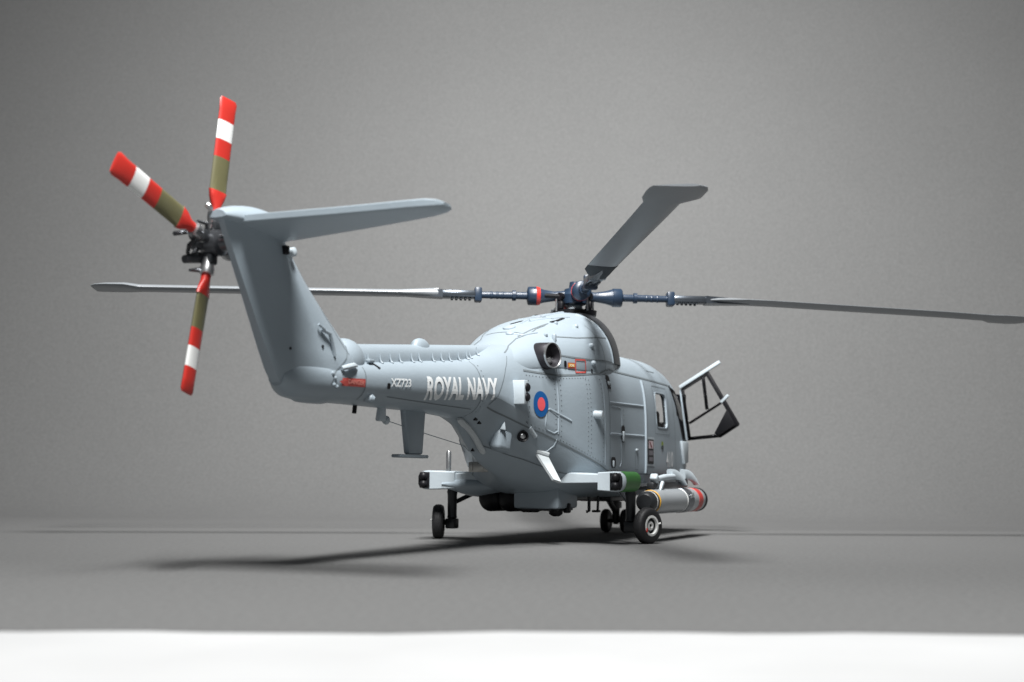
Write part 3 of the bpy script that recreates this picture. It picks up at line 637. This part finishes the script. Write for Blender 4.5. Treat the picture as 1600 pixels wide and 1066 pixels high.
# ------------------------------------------------------------------ tail rotor (port side of the fin)
TH = Vector((-7.55, .30, 2.72))
g = Geo(); g.lathe([(-.22, .06), (-.10, .075), (-.08, .11), (.02, .115), (.04, .07), (.12, .06), (.14, .02)], TH, Y, 20); trot = g.build('tail_rotor', GUN, heli, 40)
def tail_blade(ang):
    d = Vector((math.sin(R(ang)), 0, math.cos(R(ang)))); c = Vector((-d.z, 0, d.x))
    tw = R(9); cc = c*math.cos(tw)+Y*math.sin(tw); nn = d.cross(cc)
    g = Geo(); rings = []; mats_ = []
    seg = [(.26, .045, .040), (.33, .045, .038), (.40, .085, .03), (.46, .102, .024)]+[(x, .092, .024) for x in (.462, .60, .755, .757, .80, .913, .915, .99, 1.083, 1.085, 1.18)]+[(1.27, .10, .018), (1.295, .085, .010)]
    for r_, hw, th in seg:
        rings.append([TH+Y*.02+d*r_+cc*(hw*math.cos(a)+.0)+nn*(th*math.copysign(abs(math.sin(a))**.8, math.sin(a))) for a in [2*math.pi*j/16 for j in range(16)]])
    mi = []
    for i in range(len(rings)-1):
        m_ = (seg[i][0]+seg[i+1][0])/2
        mi += [0 if m_ < .461 else 2 if m_ < .756 else 0 if m_ < .914 else 1 if m_ < 1.084 else 0]*16
    g.loft(rings, True, mi+[0, 0]); b = g.build('tail_rotor_blade', [RED, WHITE, OLIVE], trot, 40)
    g = Geo(); g.lathe([(.08, .04), (.14, .055), (.20, .055), (.22, .062), (.27, .062), (.28, .04)], TH+Y*.02, d, 14); g.build('blade_grip', STEEL, trot, 40)
    g = Geo(); g.tube([TH+Y*.02+d*.16, TH+Y*.10+d*.17+c*.10, TH+Y*.17+d*.08+c*.12], .018, 8); g.box(TH+d*.14+Y*.02, (.10, .12, .10), .02); g.build('pitch_horn', DARK, trot, 40)
for a in (8, -71, -168, 101): tail_blade(a)
g = Geo()
for a in (30, 120, 210, 300):
    d = Vector((math.sin(R(a)), 0, math.cos(R(a)))); g.tube([TH+Y*.14, TH+Y*.16+d*.10, TH+Y*.13+d*.17], .022, 8)
g.lathe([(.12, .05), (.20, .045), (.24, .03)], TH, Y, 14); g.build('pitch_spider', GUN, trot, 40)
g = Geo(); g.tube([TH+Vector((-.05, .1, -.12)), TH+Vector((-.22, .12, -.16))], [.05, .035], 10); g.tube([TH+Vector((.0, .06, -.22)), TH+Vector((-.20, .08, -.25))], [.03, .012], 8); g.tube([TH+Vector((-.1, .1, .1)), TH+Vector((-.36, .12, .03))], .02, 8); g.build('balance_weight', GUN, trot, 40)
g = Geo(); g.lathe([(-.02, .02), (.03, .03), (.05, .01)], (-7.93, .06, 2.93), (-.6, .2, .6), 10); g.build('tail_light', STEEL, heli)

# ------------------------------------------------------------------ undercarriage and sponsons
def dsec(x, y0, y1, z0, z1, n=10):
    """flat inboard face, round outboard face"""
    sg = 1 if y1 > y0 else -1; h_ = (z1-z0)/2; zc = (z0+z1)/2; out = [Vector((x, y0, z1-.012)), Vector((x, y0, z0+.012))]
    ry = min(abs(y1-y0)*.6, h_*1.1)
    for k in range(n+1):
        a = -math.pi/2+math.pi*k/n; out.append(Vector((x, y1-sg*ry+sg*ry*math.cos(a)**.8 if 0 < k < n else y1-sg*ry, zc+h_*math.copysign(abs(math.sin(a))**.75, math.sin(a)))))
    return out
def sponson(sd, x0, x1, yi, yo, wing):
    g = Geo(); g.loft([[p*1 for p in dsec(x, sd*yi, sd*(yo-s_), .63+s_, .87-s_)] for x, s_ in ((x0, .012), (x0+.02, 0), (x1-.05, 0), (x1, .03))]); sp = g.build('float_housing', PAINT2, heli, 40)
    ym = sd*lerp(yi, yo, .66)
    g = Geo(); g.prism([(0, -.10), (.13, -.10), (.155, -.05), (.155, .05), (.13, .10), (0, .10)], (x0-.006, sd*(yo-.165), .75), (0, sd, 0), Z, .02, .006)
    for z in (.70, .80): g.lathe([(-.02, .055), (.02, .055), (.05, .045), (.068, .02)], (x0-.01, sd*(yo-.09), z), (-1, 0, 0), 18)
    g.build('lamp_cluster', BLACK, sp, 50)
    g = Geo(); rows = []
    for x in arange(x0+.10, x1-.06, .05): rows.append([v+Vector((0, sd*.006 if k > 3 else 0, 0))+Vector((0, 0, .005 if v.z > .75 else -.005)) for k, v in enumerate(dsec(x, sd*yi, sd*yo, .63, .87)[3:-1])])
    g.loft(rows, False, 0, False); g.build('float_cover', GREEN if sd < 0 else PAINT, sp, 60)
    # stub wing between body and housing
    g = Geo(); rings = []
    for t in (0, .25, .5, .75, 1):
        y = sd*lerp(wing, yi+.01, t); th = lerp(.075, .055, t); xa, xb = lerp(x0+.02, x0+.03, t), lerp(-.55, x1-.02, t); zc = lerp(.79, .785, t)
        rings.append([Vector((lerp(xa, xb, u), y, zc+th*v)) for u, v in ((0, .75), (.04, 1), (.3, 1.05), (.7, .9), (1, .1), (.7, -.8), (.3, -1), (.05, -.98), (0, -.8))])
    g.loft(rings); g.build('stub_wing', PAINT2, sp, 35)
    return sp
sps = sponson(-1, -1.80, -1.10, 1.02, 1.34, .45); spp = sponson(1, -1.62, -.92, .95, 1.46, .45)
g = Geo()
rings = []
for t in arange(0, 1, .1):
    y = lerp(1.12, .35, t); th = .06+.10*math.sin(math.pi*min(1, t*1.0))*.9; rings.append([Vector((-1.3+.34*math.cos(a), y, lerp(.70, .68, t)+th*math.sin(a))) for a in [2*math.pi*k/20 for k in range(20)]])
g.loft(rings); g.build('leg_fairing', PAINT, spp, 60)
g = Geo(); g.box((-2.50, .20, .91), (.05, .25, .12), .012); g.box((-2.53, .17, .91), (.03, .10, .08), .012); g.box((-2.53, .29, .91), (.03, .05, .09), .012); g.build('catch_plate', SILVER, heli)
g = Geo(); g.tube([(-1.45, 1.115, .85), (-1.45, 1.115, 1.10), (-1.45, 1.115, 1.12)], [.032, .034, .022], 12); g.build('filler_pipe', STEEL, heli)
def main_gear(sd, wx, lx, ly):
    a = R(22*sd); ax = Vector((-math.sin(a), math.cos(a), 0))*sd; c = Vector((wx, sd*1.39, .218))
    g = Geo(); prof_ = [(-.068, .12), (-.072, .16), (-.066, .195), (-.045, .212), (-.02, .218), (.02, .218), (.045, .212), (.066, .195), (.072, .16), (.068, .12)]
    g.lathe(prof_, c, ax, 40, 0, False)
    for t in (-.025, 0, .025): g.lathe([(t-.006, .2195), (t-.004, .2215), (t+.004, .2215), (t+.006, .2195)], c, ax, 40, 0, False)
    wh = g.build('main_wheel', RUBBER, heli, 50)
    g = Geo(); g.lathe([(-.055, .13), (-.05, .02), (.03, .04), (.035, .075), (.02, .085), (.02, .10), (.06, .128), (.055, .14), (-.05, .14)], c, ax, 32); g.build('wheel_hub', DARK, wh)
    g = Geo(); g.lathe([(.054, .132), (.070, .125), (.072, .100), (.045, .092)], c, ax, 32, 0, False); g.lathe([(.02, .06), (.05, .055), (.056, .03), (.04, .022)], c, ax, 24, 0, False); g.build('wheel_rim', WHITE, wh)
    g = Geo(); t = Vector((0, 0, 1)); g.tube([c+ax*.074+t*.02+ax.cross(t)*-.115, c+ax*.082+t*.03+ax.cross(t)*-.145], .012, 6); g.build('valve', WHITE, wh)
    if sd < 0: g = Geo(); g.box(c+ax*.068-t*.05+ax.cross(t)*.10, (.02, .03, .05), .006); g.build('creep_mark', RED, wh)
    p = Vector((lx, sd*ly, 0))
    g = Geo(); g.lathe([(.66, .055), (.60, .07), (.56, .062), (.30, .060), (.27, .066), (.26, .05)], p, Z, 18); g.lathe([(.27, .05), (.22, .05)], p, Z, 16); g.box(p+Z*.195, (.14, .14, .13), .02)
    g.tube([p+Z*.195, c-ax*.05], .036, 10); g.tube([p+Z*.45, p+Vector((.5, -sd*.35, .70))], .03, 8); g.build('landing_leg', DARK, heli)
    g = Geo(); g.lathe([(.235, .042), (.275, .042)], p, Z, 16); g.build('oleo', STEEL, heli)
main_gear(1, -1.17, -1.12, 1.22); main_gear(-1, -1.04, -1.0, 1.16)
for y in (.17, -.13):
    c = Vector((1.85, y, .17)); g = Geo(); g.lathe([(-.05, .07), (-.055, .12), (-.045, .155), (-.02, .17), (.02, .17), (.045, .155), (.055, .12), (.05, .07)], c, Y, 32, 0, False); wh = g.build('nose_wheel', RUBBER, heli, 50)
    g = Geo(); g.lathe([(-.045, .08), (-.04, .02), (.04, .02), (.045, .08)], c, Y, 24); g.build('wheel_hub', DARK, wh)
g = Geo(); g.lathe([(.10, .04), (.20, .055), (.60, .06)], (1.85, .02, .02), Z, 16); g.tube([(1.85, .17, .17), (1.85, -.13, .17)], .03, 10); g.tube([(1.82, .02, .3), (1.35, .02, .58)], .04, 8); g.box((1.9, .02, .40), (.12, .12, .10), .02); g.build('nose_leg', DARK, heli)
# things under the belly
g = Geo(); g.box((-1.30, -.16, .585), (.66, .60, .34), .035); g.build('belly_box', PAINT, heli)
g = Geo(); g.box((-1.25, -.16, .405), (.5, .5, .04), .02); g.build('belly_plate', DARK, heli)
g = Geo()
for y, ln in ((.56, .42), (.30, .30)): g.lathe([(-.22, .05), (-.20, .12), (-.12, .165), (.5, .17), (.62, .1), (.64, .02)], (-1.25, y, .53), X, 24)
g.build_each('belly_tank', BLACK, heli, 60)
g = Geo(); g.lathe([(-.2, .02), (-.17, .09), (.2, .10), (.25, .03)], (-1.2, .10, .45), X, 20); g.lathe([(0, .09), (.12, .085), (.15, .04)], (-1.42, -.34, .47), (0, 0, -1), 18); g.box((-1.3, -.44, .42), (.1, .08, .12), .02); g.build('belly_sensor', BLACK, heli, 50)
g = Geo(); g.tube([(-.55, -.45, .56), (-.55, -.45, .37), (-.57, -.42, .36)], .022, 8); g.tube([(-.4, -.52, .56), (-.42, -.52, .37)], .018, 8); g.box((-.42, -.5, .365), (.08, .1, .03), .01); g.build('deck_hook', DARK, heli)
g = Geo(); g.box((-.2, .15, .54), (1.4, .7, .10), .04); g.box((1.0, -.1, .52), (.8, .5, .10), .04); g.build('belly_tray', DARK, heli)

# ------------------------------------------------------------------ weapon carrier and torpedo, starboard
TY, TZ = -1.28, .50
g = Geo(); g.box((.15, TY+.02, .70), (1.35, .10, .09), .025); g.box((.95, TY+.04, .73), (.30, .10, .12), .03); g.tube([(-.3, TY+.05, .70), (-.3, -.80, .66)], .04, 8); g.tube([(.75, TY+.05, .70), (.75, -.80, .66)], .04, 8); car = g.build('weapon_carrier', DARK, heli)
def hook(x, ln):
    g = Geo(); rings = []
    for t in arange(0, 1, .08):
        a = R(lerp(100, 12, t)); c_ = Vector((x+ln*(math.cos(a)-.2), TY+.04-.10*t, .665+.18*math.sin(a))); wd = lerp(.07, .015, t**1.6); th = .04
        rings.append([c_+Vector((math.cos(a)*wd*sx, th*sy, math.sin(a)*wd*sx)) for sx, sy in ((-1, -.7), (-.6, -1), (.6, -1), (1, -.7), (1, .7), (.6, 1), (-.6, 1), (-1, .7))])
    g.loft(rings); return g.build('carrier_hook', PAINT2, car, 50)
hook(.50, .30); hook(1.10, .30)
g = Geo(); g.tube([(-.35, TY, .78), (.0, TY-.01, .805), (.42, TY, .815)], [.03, .042, .036], 12); g.box((-.44, TY-.01, .79), (.11, .10, .09), .02, Matrix.Rotation(R(35), 3, 'Y')); g.prism([(-.36, .64), (-.28, .64), (-.18, .74), (-.24, .76)], (0, TY-.05, 0), X, Z, .04, .01); g.build('carrier_beam', PAINT2, car, 50)
#
tor = bpy.data.objects.new('torpedo', None); COL.objects.link(tor); TO = Vector((.5, TY, .335)); tor.location = TO*S; tor['_o'] = list(TO); tor.empty_display_size = .01
tag(tor, 'grey torpedo with red nose band and dark clamp band, slung beside the cabin', 'torpedo')
C0_ = Vector((0, TY, TZ))
def tl(name, prof_, m_, smooth=40, cap=True):
    g = Geo(); g.lathe(prof_, C0_, X, 40, 0, cap); return g.build(name, m_, tor, smooth, TO)
TG = mat('torpedo_grey', (.33, .355, .375), .27, .2, .06, 120)
tl('body', [(-.60, .13), (-.52, .150), (-.40, .160), (1.35, .160), (1.48, .157), (1.52, .150)], TG)
tl('tail_section', [(-.82, .09), (-.79, .12), (-.72, .132), (-.60, .140)], DARK)
tl('tail_ring', [(-.615, .138), (-.61, .146), (-.595, .148), (-.59, .142)], YELLOW, 40, False)
tl('white_ring', [(-.70, .130), (-.698, .136), (-.68, .137), (-.678, .132)], WHITE, 40, False)
tl('clamp_band', [(.60, .160), (.605, .167), (.86, .167), (.865, .160)], BLADEM, 40, False)
tl('red_band', [(1.13, .160), (1.132, .163), (1.32, .163), (1.322, .160)], RED, 40, False)
tl('white_band', [(.555, .160), (.557, .1635), (.585, .1635), (.587, .16)], WHITE, 40, False)
tl('nose', [(1.45, .150), (1.47, .166), (1.52, .166), (1.56, .156), (1.59, .12), (1.60, .02)], BLACK)
g = Geo(); g.box((.74, TY-.165, .56), (.12, .03, .05), .01); g.tube([(.67, TY-.17, .53), (.81, TY-.165, .60)], .008, 6); g.build('clamp_latch', STEEL, tor, 40, TO)
